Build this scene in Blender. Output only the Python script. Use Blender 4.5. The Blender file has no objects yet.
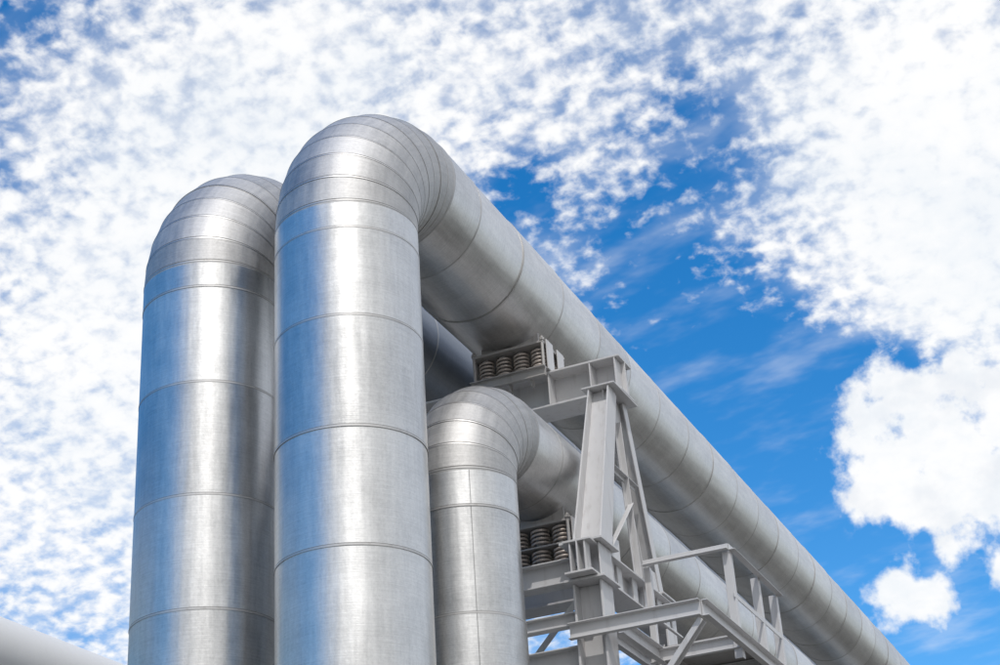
import bpy, bmesh, math, random
from mathutils import Vector, Matrix
random.seed(4)
scn=bpy.context.scene
col=scn.collection
Z0=1.6
# ---------------- node helpers
def newmat(name):
    m=bpy.data.materials.new(name); m.use_nodes=True
    nt=m.node_tree; nt.nodes.clear()
    return m,nt
def N(nt,t,**k):
    n=nt.nodes.new(t)
    for a,b in k.items():
        if a=='inp':
            for i,v in b.items():
                s=n.inputs[i]
                if isinstance(v,bpy.types.NodeSocket): nt.links.new(v,s)
                else: s.default_value=v
        else: setattr(n,a,b)
    return n
def M(nt,op,a,b=None,c=None,clamp=False):
    n=nt.nodes.new('ShaderNodeMath'); n.operation=op; n.use_clamp=clamp
    for i,v in enumerate((a,b,c)):
        if v is None: continue
        if isinstance(v,bpy.types.NodeSocket): nt.links.new(v,n.inputs[i])
        else: n.inputs[i].default_value=v
    return n.outputs[0]
def SS(nt,v,lo,hi,a=0.,b=1.):
    n=nt.nodes.new('ShaderNodeMapRange'); n.interpolation_type='SMOOTHSTEP'
    nt.links.new(v,n.inputs[0])
    for i,x in zip((1,2,3,4),(lo,hi,a,b)): n.inputs[i].default_value=x
    return n.outputs[0]
def MIX(nt,f,a,b,mode='MIX'):
    n=nt.nodes.new('ShaderNodeMix'); n.data_type='RGBA'; n.blend_type=mode
    for s,v in ((n.inputs[0],f),(n.inputs[6],a),(n.inputs[7],b)):
        if isinstance(v,bpy.types.NodeSocket): nt.links.new(v,s)
        else: s.default_value=v
    return n.outputs[2]
# ---------------- materials
def cladding(name,base,rough,tint=(1,1,1),metal=1.0,aniso=.3,panel=.16):
    m,nt=newmat(name)
    uv=N(nt,'ShaderNodeUVMap',uv_map='UVMap').outputs[0]
    sg=N(nt,'ShaderNodeUVMap',uv_map='Panel').outputs[0]
    sx=N(nt,'ShaderNodeSeparateXYZ',inp={0:uv}); u,v=sx.outputs[0],sx.outputs[1]
    sp=N(nt,'ShaderNodeSeparateXYZ',inp={0:sg}); pr,pr2=sp.outputs[0],sp.outputs[1]
    obj=N(nt,'ShaderNodeTexCoord').outputs['Object']
    mp=N(nt,'ShaderNodeMapping',inp={0:uv,3:(3,90,1)}).outputs[0]
    grain=N(nt,'ShaderNodeTexNoise',inp={0:mp,'Scale':1.,'Detail':3.,'Roughness':.7}).outputs[0]
    mp2=N(nt,'ShaderNodeMapping',inp={0:uv,3:(20,1.8,1)}).outputs[0]
    streak=N(nt,'ShaderNodeTexNoise',inp={0:mp2,'Scale':1.,'Detail':4.,'Roughness':.65}).outputs[0]
    blot=N(nt,'ShaderNodeTexNoise',inp={0:obj,'Scale':3.0,'Detail':6.,'Roughness':.66}).outputs[0]
    fine=N(nt,'ShaderNodeTexNoise',inp={0:obj,'Scale':44.,'Detail':3.,'Roughness':.7}).outputs[0]
    speck=SS(nt,fine,.68,.75)
    k=M(nt,'MULTIPLY_ADD',grain,.42,.79)
    k=M(nt,'ADD',k,M(nt,'MULTIPLY_ADD',streak,.44,-.22))
    k=M(nt,'ADD',k,M(nt,'MULTIPLY_ADD',blot,.52,-.26))
    k=M(nt,'ADD',k,M(nt,'MULTIPLY_ADD',fine,.40,-.20))
    k=M(nt,'ADD',k,M(nt,'MULTIPLY_ADD',pr,panel,-panel/2))
    k=M(nt,'MULTIPLY',k,M(nt,'SUBTRACT',1.,M(nt,'MULTIPLY',speck,.35)))
    d=M(nt,'ABSOLUTE',M(nt,'SUBTRACT',u,pr2))
    ls=SS(nt,d,.002,.006,1.,0.)
    k=M(nt,'MULTIPLY',k,M(nt,'SUBTRACT',1.,M(nt,'MULTIPLY',ls,.5)))
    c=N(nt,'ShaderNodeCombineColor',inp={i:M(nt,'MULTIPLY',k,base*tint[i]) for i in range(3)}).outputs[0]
    r=M(nt,'ADD',rough-.20,M(nt,'MULTIPLY',blot,.20))
    r=M(nt,'ADD',r,M(nt,'MULTIPLY',streak,.16))
    r=M(nt,'ADD',r,M(nt,'MULTIPLY',pr,.04))
    dent=N(nt,'ShaderNodeTexNoise',inp={0:N(nt,'ShaderNodeMapping',inp={0:uv,3:(3.6,.45,1)}).outputs[0],'Scale':1.,'Detail':2.,'Roughness':.5}).outputs[0]
    hh=M(nt,'ADD',M(nt,'MULTIPLY',dent,.012),M(nt,'MULTIPLY',M(nt,'ADD',grain,fine),.0007))
    b1=N(nt,'ShaderNodeBump',inp={'Strength':.8,'Distance':1.,'Height':hh}).outputs[0]
    tg=N(nt,'ShaderNodeTangent',direction_type='UV_MAP',uv_map='UVMap').outputs[0]
    bs=N(nt,'ShaderNodeBsdfPrincipled',inp={'Base Color':c,'Metallic':metal,'Roughness':r,'Normal':b1,'Anisotropic':aniso,'Anisotropic Rotation':.25,'Tangent':tg})
    N(nt,'ShaderNodeOutputMaterial',inp={0:bs.outputs[0]})
    return m
def paint(name,colr,rough=.5,metal=0.,var=.18,grime=.35):
    m,nt=newmat(name)
    obj=N(nt,'ShaderNodeTexCoord').outputs['Object']
    a=N(nt,'ShaderNodeTexNoise',inp={0:obj,'Scale':4.,'Detail':4.,'Roughness':.65}).outputs[0]
    b=N(nt,'ShaderNodeTexNoise',inp={0:N(nt,'ShaderNodeMapping',inp={0:obj,3:(18,18,2.2)}).outputs[0],'Scale':1.,'Detail':4.}).outputs[0]
    k=M(nt,'ADD',1.,M(nt,'MULTIPLY',M(nt,'SUBTRACT',a,.5),var*2))
    dirt=SS(nt,b,.52,.78,0.,grime)
    c0=N(nt,'ShaderNodeCombineColor',inp={i:M(nt,'MULTIPLY',k,colr[i]) for i in range(3)}).outputs[0]
    c=MIX(nt,dirt,c0,(colr[0]*.45,colr[1]*.4,colr[2]*.36,1))
    bp=N(nt,'ShaderNodeBump',inp={'Strength':.2,'Distance':.003,'Height':b}).outputs[0]
    bs=N(nt,'ShaderNodeBsdfPrincipled',inp={'Base Color':c,'Metallic':metal,'Roughness':rough,'Normal':bp})
    N(nt,'ShaderNodeOutputMaterial',inp={0:bs.outputs[0]})
    return m
MAT_A=cladding('aluminium_cladding',.60,.40,(1.0,.995,.985),aniso=.4)
MAT_E=cladding('weathered_elbow_cladding',.46,.60,(1.0,.99,.98),aniso=0.,panel=.22)
MAT_R=cladding('aluminium_run_cladding',.61,.41,(1.0,.99,.975),aniso=.2,panel=.20)
MAT_B=cladding('shaded_run_cladding',.27,.45,(.88,.95,1.06),aniso=.2,panel=.22)  # rear run's shade painted in: same cladding with a darker, bluer base colour
MAT_D=paint('pale_pipe_coating',(.70,.70,.70),.75,0.,.03,.05)
MAT_LIP=paint('seam_band_metal',(.52,.51,.50),.48,1.,.2,.3)
MAT_GRV=paint('seam_shadow_gap',(.19,.185,.18),.7,.6,.2,.2)
MAT_ST=paint('grey_painted_steel',(.575,.57,.575),.42,0.,.08,.30)
MAT_SPR=paint('spring_steel',(.50,.44,.40),.42,.3,.2,.45)
MAT_PL=paint('galvanised_plate',(.42,.405,.395),.5,.3,.2,.5)
# ---------------- object helpers
def finish(name,me,mat,parent=None):
    ob=bpy.data.objects.new(name,me); col.objects.link(ob)
    for mm in (mat if isinstance(mat,(list,tuple)) else [mat]): me.materials.append(mm)
    if parent: ob.parent=parent; ob.matrix_parent_inverse=parent.matrix_world.inverted()
    return ob
def empty(name,loc,label,cat,group=None):
    e=bpy.data.objects.new(name,None); e.location=loc; e.empty_display_size=.3; col.objects.link(e)
    if label: e['label']=label; e['category']=cat
    if group: e['group']=group
    e.matrix_world=Matrix.Translation(loc)
    return e
def V(x,y,z): return Vector((x,y,z+Z0))
def frame(p0,p1,up):
    d=(p1-p0).normalized(); s=d.cross(up).normalized(); t=s.cross(d).normalized()
    return d,s,t
def prism(bm,p0,p1,prof,up,tap=1.):
    d,s,t=frame(p0,p1,up)
    a=[bm.verts.new(p0+s*x+t*y) for x,y in prof]; b=[bm.verts.new(p1+s*x*tap+t*y*tap) for x,y in prof]
    n=len(prof)
    for i in range(n): bm.faces.new((a[i],a[(i+1)%n],b[(i+1)%n],b[i]))
    bm.faces.new(a[::-1]); bm.faces.new(b)
def iprof(w,h,tf=.016,tw=.012):
    x,y=w/2,h/2
    return [(-x,-y),(x,-y),(x,-y+tf),(tw/2,-y+tf),(tw/2,y-tf),(x,y-tf),(x,y),(-x,y),(-x,y-tf),(-tw/2,y-tf),(-tw/2,-y+tf),(-x,-y+tf)]
def rprof(w,h): return [(-w/2,-h/2),(w/2,-h/2),(w/2,h/2),(-w/2,h/2)]
def lprof(w,t=.01): return [(0,0),(w,0),(w,t),(t,t),(t,w),(0,w)]
def cprof(w,h,t=.012): return [(0,-h/2),(w,-h/2),(w,-h/2+t),(t,-h/2+t),(t,h/2-t),(w,h/2-t),(w,h/2),(0,h/2)]
def tprof(r,n=14): return [(r*math.cos(2*math.pi*i/n),r*math.sin(2*math.pi*i/n)) for i in range(n)]
def member(name,items,mat,parent,bev=.003,tap=1.):
    """each (p0,p1,profile,up) becomes a part of its own"""
    for p0,p1,pr,up in items:
        bm=bmesh.new(); prism(bm,p0,p1,pr,Vector(up),tap)
        bmesh.ops.recalc_face_normals(bm,faces=bm.faces)
        me=bpy.data.meshes.new(name); bm.to_mesh(me); bm.free()
        ob=finish(name,me,mat,parent)
        if bev:
            md=ob.modifiers.new('bevel','BEVEL'); md.width=bev; md.segments=1; md.limit_method='ANGLE'
    return ob
UPZ=(0,0,1)
# ---------------- insulated pipes
def pipe(x,y,z,r,R,zbot,yend,riser_seams,ngore,mats,label,first_run,step=1.0,lips=1.,seamu=(.6,.7,-.7)):
    root=empty('insulated_pipe',V(x,y,zbot),label,'pipe','insulated pipelines')
    L1=(z-R)-zbot; L2=R*math.pi/2; L3=yend-(y+R)
    def pos(s):
        if s<=L1: return (y,zbot+s,0.)
        if s<=L1+L2:
            t=(s-L1)/R; return (y+R-R*math.cos(t), z-R+R*math.sin(t), t)
        return (y+R+s-L1-L2, z, math.pi/2)
    S=96
    def part(pn,s0,s1,seams,lip,lipw,longseam,gw,mat):
        st=[(s0,r,0)]; cur=r; last=[q for q in seams if q<s1]
        for q in seams:
            if q-lipw<=s0+.002 or q+lipw+gw>=s1: continue
            nxt=r if q==last[-1] else r+random.uniform(-.004,.004)*(1 if pn!='elbow' else .5)
            hi=max(cur,nxt)+lip
            st+= [(q-lipw,cur,1),(q-lipw,hi,1),(q+lipw,hi,1),(q+lipw,nxt,2),(q+lipw+gw,nxt-.001,2),(q+lipw+gw,nxt,0)]
            cur=nxt
        st.append((s1,r,0))
        bm=bmesh.new(); uvl=bm.loops.layers.uv.new('UVMap'); pl=bm.loops.layers.uv.new('Panel')
        rings=[]
        for s,rr,_ in st:
            cy,cz,t=pos(s); ring=[]
            for i in range(S):
                p=2*math.pi*i/S
                n=math.cos(p)
                ring.append(bm.verts.new(V(x+rr*math.sin(p), cy-rr*n*math.cos(t), cz+rr*n*math.sin(t))))
            rings.append(ring)
        pan=(.5,99.)
        for k in range(len(st)-1):
            long=st[k+1][0]-st[k][0]
            mi=st[k][2] if long<.06 else 0
            if long>=.06:
                pan=random.random(),(random.choice(seamu)*2*math.pi*r if longseam else 99.)
            for i in range(S):
                j=(i+1)%S
                f=bm.faces.new((rings[k][i],rings[k][j],rings[k+1][j],rings[k+1][i])); f.smooth=True; f.material_index=mi
                for lp,(ii,kk) in zip(f.loops,((i,k),(i+1,k),(i+1,k+1),(i,k+1))):
                    uu=ii-S if i>=S/2 else ii
                    lp[uvl].uv=(uu/S*2*math.pi*r, st[kk][0]+x)
                    lp[pl].uv=pan
        for k in range(1,len(st)-1):
            for i in range(S):
                e=bm.edges.get((rings[k][i],rings[k][(i+1)%S])); e.smooth=False
        if pn=='riser': bm.faces.new(rings[0])
        if pn=='straight_run': bm.faces.new(rings[-1][::-1])
        bmesh.ops.recalc_face_normals(bm,faces=bm.faces)
        me=bpy.data.meshes.new(pn); bm.to_mesh(me); bm.free()
        return finish(pn,me,[mat,MAT_LIP,MAT_GRV],root)
    rs=sorted(q-zbot for q in riser_seams)
    part('riser',0,L1,rs,.0025,.008,lips>0,.005,mats[0])
    ge=[L1+L2*k/ngore for k in range(0,ngore+1)]
    part('elbow',L1,L1+L2,[L1+.015]+ge[1:-1]+[L1+L2-.03],.002,.0045,False,.006,mats[1])
    run=[L1+L2+first_run+step*k+random.uniform(-.04,.04) for k in range(int(L3/step))] if lips>0 else []
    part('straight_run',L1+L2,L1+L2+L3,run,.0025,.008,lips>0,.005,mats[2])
    return root
ZB=-Z0+.02
A=(-5.7655,10.5913,8.1753,.6,.975)
B=(-7.2838,10.882,8.1995,.6,.975)
C=(-5.375,11.80,5.955,.46,.70)
MM=(MAT_A,MAT_E,MAT_R)
pipe(*A,ZB,70,[6.97,6.17,5.22,4.27,3.25,2.2,1.2,.2,-.8],9,MM,'large silver insulated pipe rising then bending over the support tower',.55)
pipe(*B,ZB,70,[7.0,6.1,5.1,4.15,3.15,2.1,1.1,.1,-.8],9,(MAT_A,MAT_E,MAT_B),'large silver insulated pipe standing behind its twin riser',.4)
pipe(*C,ZB,70,[4.95,4.05,3.1,2.1,1.1,.1,-.8],7,(MAT_A,MAT_E,MAT_R),'slim silver insulated pipe bending beneath the larger run',.5,seamu=(.09,))
pipe(-14.3,4.,6.46,.6,.975,ZB,70,[],9,(MAT_D,MAT_D,MAT_D),'pale smooth insulated pipe running low on its own',.5,lips=0)
# ---------------- support tower
T=empty('pipe_support_tower',V(-6.35,13.8,-1.6),'grey painted steel trestle carrying the pipe runs on crossbeams','support structure')
XR,XL=-4.72,-8.3
YN,YF,YT=12.95,14.68,14.0
member('crossbeam',[(V(XL-.25,YT,7.02),V(-4.55,YT,7.02),iprof(.36,.38,.022,.016),UPZ)],MAT_ST,T)
member('stiffener_plate',[(V(px,YT+sy*.094,7.02-.168),V(px,YT+sy*.094,7.02+.168),rprof(.166,.014),(1,0,0)) for px in (-4.60,-4.86,-5.3,-6.2,-7.0) for sy in (1,-1)],MAT_ST,T,.002)
for X in (XR,XL):
    member('leg',[(V(X,YN+.10,5.0),V(X,YT-.27,6.808),iprof(.27,.27,.018,.014),(1,0,0))],MAT_ST,T,.003,.78)
    member('leg',[(V(X,YT+.12,6.808),V(X,YF,5.0),iprof(.11,.16,.012,.01),(1,0,0))],MAT_ST,T)
    member('gusset_plate',[(V(X+.02,YT-.08,6.55),V(X+.02,YT-.08,6.808),rprof(.02,.46),(0,1,0)),(V(X,YT-.07,6.810),V(X,YT-.07,6.827),rprof(.34,.66),(0,1,0)),
        (V(X+.06,13.42,4.99),V(X+.06,13.42,5.22),rprof(.014,.34),(0,1,0)),(V(X+.06,14.5,4.99),V(X+.06,14.5,5.20),rprof(.014,.30),(0,1,0)),
        (V(X+.14,YN+.02,4.66),V(X+.14,YN+.02,4.96),rprof(.012,.30),(0,1,0))],MAT_ST,T)
    member('brace',[(V(X+.02,YT-.04,6.55),V(X+.02,14.13,4.98),lprof(.06),(1,0,0)),(V(X-.02,YT-.04,6.5),V(X-.02,14.42,4.98),lprof(.05),(1,0,0)),
        (V(X+.03,13.66,6.0),V(X+.03,14.3,6.0),lprof(.05),(1,0,0)),(V(X+.04,13.3,5.05),V(X+.04,14.06,5.75),lprof(.05),(1,0,0))],MAT_ST,T)
    member('longitudinal_beam',[(V(X,YN-.3,4.81),V(X,YF+.35,4.81),iprof(.26,.30,.02,.014),UPZ)],MAT_ST,T)
    member('cap_plate',[(V(X,YN+.02,4.966),V(X,YN+.02,4.99),rprof(.40,.44),(0,1,0)),(V(X,YF,4.966),V(X,YF,4.985),rprof(.30,.34),(0,1,0)),(V(X,YN+.02,4.632),V(X,YN+.02,4.654),rprof(.38,.40),(0,1,0))],MAT_ST,T)
    for Y in (YN+.02,YF):
        member('column',[(V(X,Y,-1.55),V(X,Y,4.63),iprof(.27,.27,.02,.014),(1,0,0))],MAT_ST,T)
        member('base_plate',[(V(X,Y,-1.6),V(X,Y,-1.555),rprof(.5,.5),(0,1,0))],MAT_ST,T)
    member('brace',[(V(X,YN+.1,1.5),V(X,YF-.1,4.5),lprof(.08),(1,0,0)),(V(X,YF-.1,1.5),V(X,YN+.1,4.5),lprof(.08),(-1,0,0))],MAT_ST,T)
    member('strut',[(V(X,YN+.16,4.25),V(X,YF-.14,4.25),cprof(.06,.12,.01),UPZ)],MAT_ST,T)
member('crossbeam',[(V(XL+.14,13.5,4.82),V(XR-.14,13.5,4.82),iprof(.26,.30,.02,.014),UPZ)],MAT_ST,T)
for Y,z,hh_ in ((YN+.02,4.0,.22),(YN+.02,3.3,.22),(YF,4.1,.22),(YF,3.2,.22),(YN,4.78,.22),(YN+.02,4.36,.12),(YF,3.72,.12)):
    member('crossbeam',[(V(XL+.15,Y,z),V(XR-.15,Y,z),iprof(.16 if hh_>.2 else .1,hh_,.014,.01),UPZ)],MAT_ST,T)
member('handrail',[(V(XL+.15,YF-.5,z),V(XR-.1,YF-.5,z),tprof(.022,10),UPZ) for z in (4.42,3.75)],MAT_ST,T,0)
member('handrail_post',[(V(px,YF-.5,3.2),V(px,YF-.5,4.42),lprof(.05,.008),(0,1,0)) for px in (-5.25,-6.2,-7.2)],MAT_ST,T,0)
member('brace',[(V(-5.0,YN+.02,3.9),V(-6.3,YN+.02,3.4),lprof(.07),(0,1,0)),(V(-5.0,YF,4.1),V(-6.6,YF,4.75),lprof(.07),(0,1,0)),(V(-4.9,YN+.1,4.6),V(-5.7,13.4,4.05),lprof(.06),(0,1,0))],MAT_ST,T)
member('stiffener_plate',[(V(XR+s*.068,y,4.67),V(XR+s*.068,y,4.95),rprof(.014,.118),(0,1,0)) for y in (12.72,13.3,13.5,13.9,14.2,14.58,14.78,14.97) for s in (1,-1)],MAT_ST,T,.002)
# ---------------- spring supports
def coil(bm,c,r,h,turns,wr):
    n=int(turns*18); prev=None; K=8
    for i in range(n+1):
        a=2*math.pi*i/18; z=c.z+h*i/n
        ctr=Vector((c.x+r*math.cos(a),c.y+r*math.sin(a),z)); out=Vector((math.cos(a),math.sin(a),0))
        ring=[bm.verts.new(ctr+out*wr*math.cos(2*math.pi*k/K)+Vector((0,0,wr*math.sin(2*math.pi*k/K)))) for k in range(K)]
        if prev:
            for k in range(K):
                f=bm.faces.new((prev[k],prev[(k+1)%K],ring[(k+1)%K],ring[k])); f.smooth=True
        prev=ring
def spring_box(x,y,ztop,zbase,wx,wy,nx,pr,cr,hs,tiers,shelf):
    e=empty('spring_support',V(x,y,zbase),'coil spring pack between crossbeam and silver pipe','spring support','spring supports under the pipe runs')
    zs=zbase+.025; ze=zs+hs
    member('base_plate',[(V(x,y,zbase+.002),V(x,y,zs),rprof(wx,wy),(0,1,0))],MAT_PL,e)
    member('top_plate',[(V(x,y,ze),V(x,y,ze+.025),rprof(wx,wy),(0,1,0))],MAT_PL,e)
    K=16; w=wx*.40
    pts=[]
    for k in range(K+1):
        xa=-w+2*w*k/K; pts.append((xa, max(ztop+pr-math.sqrt(pr*pr*1.01-xa*xa), ze+.03)))
    for y0 in (y-wy*.36,y+wy*.30):
        bm=bmesh.new(); y1=y0+.02
        lo=[[bm.verts.new(V(x+a,yy,ze+.026)) for a,b in pts] for yy in (y0,y1)]
        hi=[[bm.verts.new(V(x+a,yy,b)) for a,b in pts] for yy in (y0,y1)]
        for k in range(K):
            bm.faces.new((lo[0][k],lo[0][k+1],hi[0][k+1],hi[0][k])); bm.faces.new((lo[1][k+1],lo[1][k],hi[1][k],hi[1][k+1]))
            bm.faces.new((hi[0][k],hi[0][k+1],hi[1][k+1],hi[1][k])); bm.faces.new((lo[0][k+1],lo[0][k],lo[1][k],lo[1][k+1]))
        bm.faces.new((lo[0][0],hi[0][0],hi[1][0],lo[1][0])); bm.faces.new((lo[0][K],lo[1][K],hi[1][K],hi[0][K]))
        bmesh.ops.recalc_face_normals(bm,faces=bm.faces)
        me=bpy.data.meshes.new('saddle'); bm.to_mesh(me); bm.free(); finish('saddle',me,MAT_PL,e)
    th=hs/tiers
    for t_ in range(tiers):
        b0=zs+t_*th+(.008 if t_ else 0); b1=zs+(t_+1)*th-(.008 if t_<tiers-1 else 0)
        if t_: member('middle_plate',[(V(x,y,zs+t_*th-.007),V(x,y,zs+t_*th+.007),rprof(wx*.98,wy*.98),(0,1,0))],MAT_PL,e,0)
        for i in range(nx):
            for sy in (-1,1):
                cx=x+(i-(nx-1)/2)*wx/(nx)*.98; cy=y+sy*wy*.27
                bm=bmesh.new(); coil(bm,V(cx,cy,b0+.014),cr,b1-b0-.028,(b1-b0)/.046,.0125)
                me=bpy.data.meshes.new('spring'); bm.to_mesh(me); bm.free(); finish('spring',me,MAT_SPR,e)
                member('spring_guide',[(V(cx,cy,b0+.001),V(cx,cy,b1-.001),tprof(cr*.6,12),(0,1,0))],MAT_PL,e,0)
    member('tie_rod',[(V(x+sx*wx*.48,y+sy*wy*.47,zs-(.10 if shelf and sy<0 else 0)),V(x+sx*wx*.48,y+sy*wy*.47,ze+.07),tprof(.016,8),(0,1,0)) for sx in (-1,1) for sy in (-1,1)],MAT_PL,e,0)
    member('nut',[(V(x+sx*wx*.48,y+sy*wy*.47,ze+.026),V(x+sx*wx*.48,y+sy*wy*.47,ze+.052),tprof(.028,6),(0,1,0)) for sx in (-1,1) for sy in (-1,1)],MAT_PL,e,0)
    member('bracket',[(V(x+sx*(wx*.5+.012),y+sy*wy*.25,zs-.02),V(x+sx*(wx*.5+.012),y+sy*wy*.25,ze+.05),rprof(.012,wy*.3),(0,1,0)) for sx in (-1,1) for sy in (-1,1)],MAT_ST,e,.002)
    if shelf:
        member('shelf_channel',[(V(x-wx*.52,y-wy*.5-.01,zbase-.055),V(x+wx*.52,y-wy*.5-.01,zbase-.055),cprof(.05,.11,.01),UPZ)],MAT_PL,e,.002)
        member('shelf_bracket',[(V(x+sx*wx*.3,y-wy*.5+.0,zbase-.10),V(x+sx*wx*.3,y-.20,zbase-.10),rprof(.012,.14),UPZ) for sx in (-1,0,1)],MAT_PL,e,0)
spring_box(A[0]+.09,YT,A[2]-.6-.01,7.215,.78,.56,4,.6,.070,.255,1,True)
spring_box(B[0],YT,B[2]-.6-.01,7.215,.78,.56,4,.6,.070,.255,1,True)
spring_box(C[0]+.04,13.5,C[2]-.46-.01,4.975,.66,.46,3,.46,.078,.40,2,False)
# ---------------- access platform
P=empty('access_platform',V(-4.2,14.2,4.2),'grey steel cantilever walkway with handrail beside the trestle','walkway')
XP=-3.73; PZ=4.27; PE=15.5
member('edge_beam',[(V(-4.9,YN-.14,PZ-.07),V(XP,YN-.14,PZ-.07),cprof(.06,.14,.01),UPZ)],MAT_ST,P)
member('edge_beam',[(V(XP,YN-.14,PZ-.07),V(XP,PE,PZ-.07),cprof(.06,.14,.01),UPZ)],MAT_ST,P)
member('edge_beam',[(V(-4.5,YN-.08,PZ-.07),V(-4.5,PE,PZ-.07),cprof(.06,.14,.01),UPZ)],MAT_ST,P)
for y in (13.95,14.8,15.4):
    member('joist',[(V(-4.58,y,PZ-.07),V(XP-.01,y,PZ-.07),cprof(.05,.12,.01),UPZ)],MAT_ST,P)
member('deck_plate',[(V((XP-4.5)/2,13.95,PZ+.006),V((XP-4.5)/2,PE,PZ+.006),rprof(.76,.012),UPZ)],MAT_PL,P,0)
member('brace',[(V(XP-.03,YN-.1,PZ-.14),V(-4.58,YN-.1,3.2),cprof(.05,.1,.01),(0,1,0))],MAT_ST,P)
member('brace',[(V(XP-.03,YF,PZ-.14),V(-4.58,YF,3.2),cprof(.05,.1,.01),(0,1,0))],MAT_ST,P)
H=empty('railing',V(XP,14,PZ),None,None)
H.parent=P; H.matrix_parent_inverse=P.matrix_world.inverted()
RT=5.04
member('top_rail',[(V(-4.55,13.90,RT),V(XP,13.90,RT),lprof(.06,.009),UPZ)],MAT_ST,H)
member('top_rail',[(V(XP,13.90,RT),V(XP,PE,RT),lprof(.06,.009),UPZ)],MAT_ST,H)
member('middle_rail',[(V(XP,13.90,RT-.42),V(XP,PE,RT-.42),rprof(.01,.05),UPZ)],MAT_ST,H)
for y in (13.92,14.8,15.42):
    member('post',[(V(XP+.004,y,PZ-.22),V(XP+.004,y,RT),lprof(.075,.009),(0,1,0))],MAT_ST,H)
member('post',[(V(-4.5,13.93,PZ),V(-4.5,13.93,RT),lprof(.06,.009),(0,1,0))],MAT_ST,H)
# ---------------- ground
bm=bmesh.new()
n=40; s=1500
vs=[[bm.verts.new((-s+2*s*i/n,-s+2*s*j/n,0)) for j in range(n+1)] for i in range(n+1)]
for i in range(n):
    for j in range(n): bm.faces.new((vs[i][j],vs[i+1][j],vs[i+1][j+1],vs[i][j+1]))
me=bpy.data.meshes.new('ground'); bm.to_mesh(me); bm.free()
m,nt=newmat('gravel_ground')
ob_=N(nt,'ShaderNodeTexCoord').outputs['Object']
a=N(nt,'ShaderNodeTexNoise',inp={0:ob_,'Scale':.15,'Detail':4.}).outputs[0]
b=N(nt,'ShaderNodeTexVoronoi',inp={0:ob_,'Scale':18.}).outputs[0]
c=MIX(nt,SS(nt,a,.48,.64),(.19,.17,.145,1),(.07,.08,.045,1))
c=MIX(nt,M(nt,'MULTIPLY',b,.5),c,(.08,.073,.062,1))
bs=N(nt,'ShaderNodeBsdfPrincipled',inp={'Base Color':c,'Roughness':.9,'Normal':N(nt,'ShaderNodeBump',inp={'Height':b,'Strength':.4,'Distance':.03}).outputs[0]})
N(nt,'ShaderNodeOutputMaterial',inp={0:bs.outputs[0]})
G=finish('ground',me,m); G['kind']='structure'
# ---------------- camera
yaw,pitch,roll=.3961,.4787,-.0683
f=Vector((-math.sin(yaw)*math.cos(pitch),math.cos(yaw)*math.cos(pitch),math.sin(pitch)))
r0=Vector((math.cos(yaw),math.sin(yaw),0)); u0=r0.cross(f)
cr,sr=math.cos(roll),math.sin(roll)
rr=r0*cr+u0*sr; uu=-r0*sr+u0*cr
cam=bpy.data.cameras.new('camera'); co=bpy.data.objects.new('camera',cam); col.objects.link(co)
co.matrix_world=Matrix(((rr.x,uu.x,-f.x,0),(rr.y,uu.y,-f.y,0),(rr.z,uu.z,-f.z,Z0),(0,0,0,1)))
cam.sensor_width=36; cam.lens=1.6604*36; cam.clip_end=6000; scn.camera=co
# ---------------- light
SD=Vector((.27,-.50,.82)).normalized()
el=math.asin(SD.z); az=math.atan2(SD.x,SD.y)
sun=bpy.data.lights.new('sun','SUN'); sun.energy=2.1; sun.angle=math.radians(.5); sun.color=(1,.965,.92)
so=bpy.data.objects.new('sun',sun); col.objects.link(so); so.rotation_euler=SD.to_track_quat('Z','Y').to_euler(); so.location=(0,0,30)
# ---------------- sky
w=bpy.data.worlds.new('World'); scn.world=w; w.use_nodes=True; nt=w.node_tree; nt.nodes.clear()
w.cycles.sampling_method='MANUAL'; w.cycles.sample_map_resolution=256
sky=N(nt,'ShaderNodeTexSky'); sky.sky_type='NISHITA'; sky.sun_disc=False; sky.sun_elevation=el; sky.sun_rotation=az
sky.air_density=1.; sky.dust_density=.3; sky.ozone_density=2.5
D=N(nt,'ShaderNodeVectorMath',operation='NORMALIZE',inp={0:N(nt,'ShaderNodeTexCoord').outputs['Generated']}).outputs[0]
sd=N(nt,'ShaderNodeSeparateXYZ',inp={0:D})
iz=M(nt,'DIVIDE',1.,M(nt,'MAXIMUM',M(nt,'ADD',sd.outputs[2],.40),.1))
Pp=N(nt,'ShaderNodeCombineXYZ',inp={0:M(nt,'MULTIPLY',sd.outputs[0],iz),1:M(nt,'MULTIPLY',sd.outputs[1],iz)}).outputs[0]
# cloud banks: (east, up) offsets from a fixed compass bearing, in thousandths of a radian
SF=Vector((-.3425,.8189,.4606)); SR=Vector((.9084,.4139,-.0605)); SU=Vector((.2402,-.3977,.8856))
def bump(d,den_):
    dt=N(nt,'ShaderNodeVectorMath',operation='DOT_PRODUCT',inp={0:D,1:tuple(d)}).outputs['Value']
    return M(nt,'EXPONENT',M(nt,'DIVIDE',M(nt,'SUBTRACT',dt,1.),den_))
def blob(e,h,rad):
    return bump((SF+SR*(e/1000)+SU*(h/1000)).normalized(),(rad/1000)**2*.5)
cov=None
for e_,h_,rad,wt in ((140,-35,72,-.50),(195,-150,88,-.66),(85,45,38,-.24),(12,83,26,-.34),(122,118,36,-.28),(228,-35,30,-.36),(200,-75,36,-.33),(310,-190,64,-.75),
                     (255,110,105,.36),(275,35,45,.22),(-260,-30,190,.46),(-150,165,150,.34),(30,170,90,.08)):
    t=M(nt,'MULTIPLY',blob(e_,h_,rad),wt); cov=t if cov is None else M(nt,'ADD',cov,t)
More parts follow.
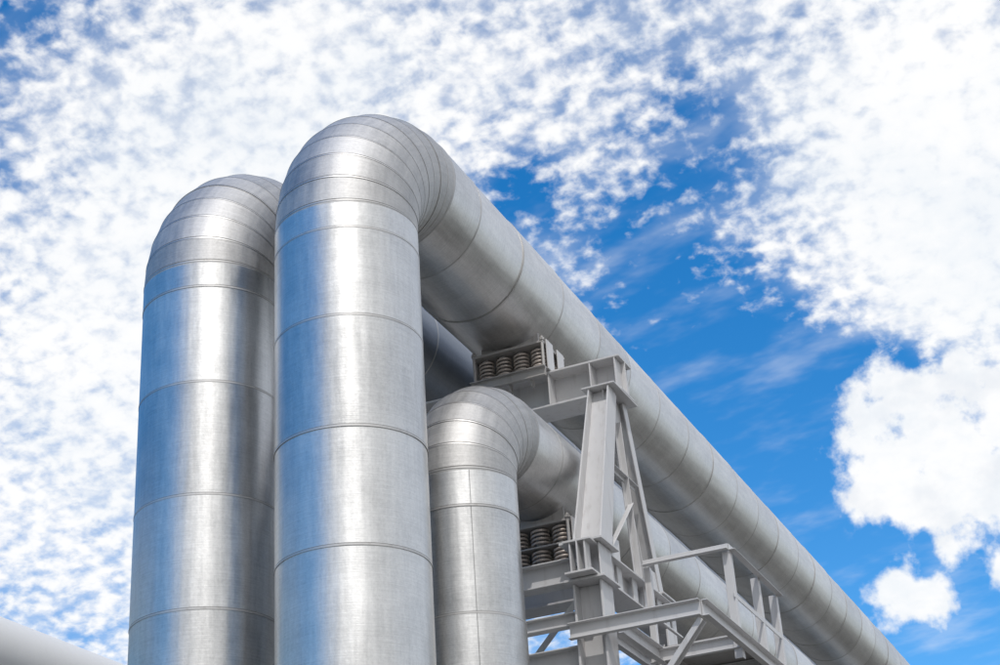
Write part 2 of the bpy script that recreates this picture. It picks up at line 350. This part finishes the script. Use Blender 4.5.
# large clear patch to the west, cloud bank towards the sun
west=bump(Vector((-.84,-.22,.5)).normalized(),.32)
cov=M(nt,'ADD',cov,M(nt,'MULTIPLY',west,-1.7))
cov=M(nt,'ADD',cov,M(nt,'MULTIPLY',bump(Vector((.43,-.78,.45)).normalized(),.20),.7))
n1=N(nt,'ShaderNodeTexNoise',inp={0:Pp,'Scale':66.,'Detail':5.,'Roughness':.52,'Distortion':.15}).outputs[0]
n2=N(nt,'ShaderNodeTexNoise',inp={0:Pp,'Scale':8.,'Detail':3.}).outputs[0]
val=M(nt,'MULTIPLY_ADD',n1,1.40,-.09)
val=M(nt,'ADD',val,M(nt,'MULTIPLY_ADD',n2,.50,-.25))
val=M(nt,'ADD',val,cov)
den=SS(nt,val,.27,.82)
nw=N(nt,'ShaderNodeTexNoise',inp={0:N(nt,'ShaderNodeMapping',inp={0:Pp,2:(0,0,.5),3:(10,22,1)}).outputs[0],'Scale':1.,'Detail':4.,'Roughness':.55}).outputs[0]
veil=SS(nt,M(nt,'ADD',cov,M(nt,'MULTIPLY_ADD',nw,.6,-.3)),-.34,.34,0.,.78)
wisp=M(nt,'MULTIPLY',SS(nt,nw,.46,.85,0.,.40),M(nt,'SUBTRACT',1.,west))
veil=M(nt,'MAXIMUM',veil,wisp)
den=M(nt,'ADD',veil,M(nt,'MULTIPLY',den,M(nt,'SUBTRACT',1.,veil)))
cu=None
for e_,h_,rad,wt in ((254,-50,38,1.),(296,-42,38,.9),(218,-60,22,.8),(256,-100,28,1.),(300,-86,36,.9),(226,-98,17,.7),(240,-156,18,.95),(262,-161,15,.9),(306,-144,14,.8)):
    t=M(nt,'MULTIPLY',blob(e_,h_,rad),wt); cu=t if cu is None else M(nt,'ADD',cu,t)
n3=N(nt,'ShaderNodeTexNoise',inp={0:D,'Scale':42.,'Detail':5.,'Roughness':.55}).outputs[0]
cv=M(nt,'ADD',M(nt,'MINIMUM',cu,1.15),M(nt,'MULTIPLY_ADD',n3,2.5,-1.25))
dc=M(nt,'MULTIPLY',SS(nt,cv,.36,.92),SS(nt,cu,.05,.2))
dt_=M(nt,'MAXIMUM',den,dc)
hs=N(nt,'ShaderNodeHueSaturation',inp={'Hue':.500,'Saturation':1.42,'Value':1.78,'Color':sky.outputs[0]}).outputs[0]
shade=SS(nt,M(nt,'ADD',n2,M(nt,'MULTIPLY',n1,.6)),.55,1.0)
cc=MIX(nt,shade,(9.1,9.45,9.8,1),(10.2,10.2,10.2,1))
n5=N(nt,'ShaderNodeTexNoise',inp={0:D,'Scale':26.,'Detail':4.,'Roughness':.55}).outputs[0]
cc=MIX(nt,M(nt,'MULTIPLY',SS(nt,n5,.46,.66,0.,.55),dc),cc,(7.9,8.3,8.9,1))
fin=MIX(nt,M(nt,'MULTIPLY',dt_,.98),hs,cc)
bg=N(nt,'ShaderNodeBackground',inp={0:fin,1:.1})
N(nt,'ShaderNodeOutputWorld',inp={0:bg.outputs[0]})
scn.view_settings.view_transform='Standard'; scn.view_settings.look='None'; scn.view_settings.exposure=0
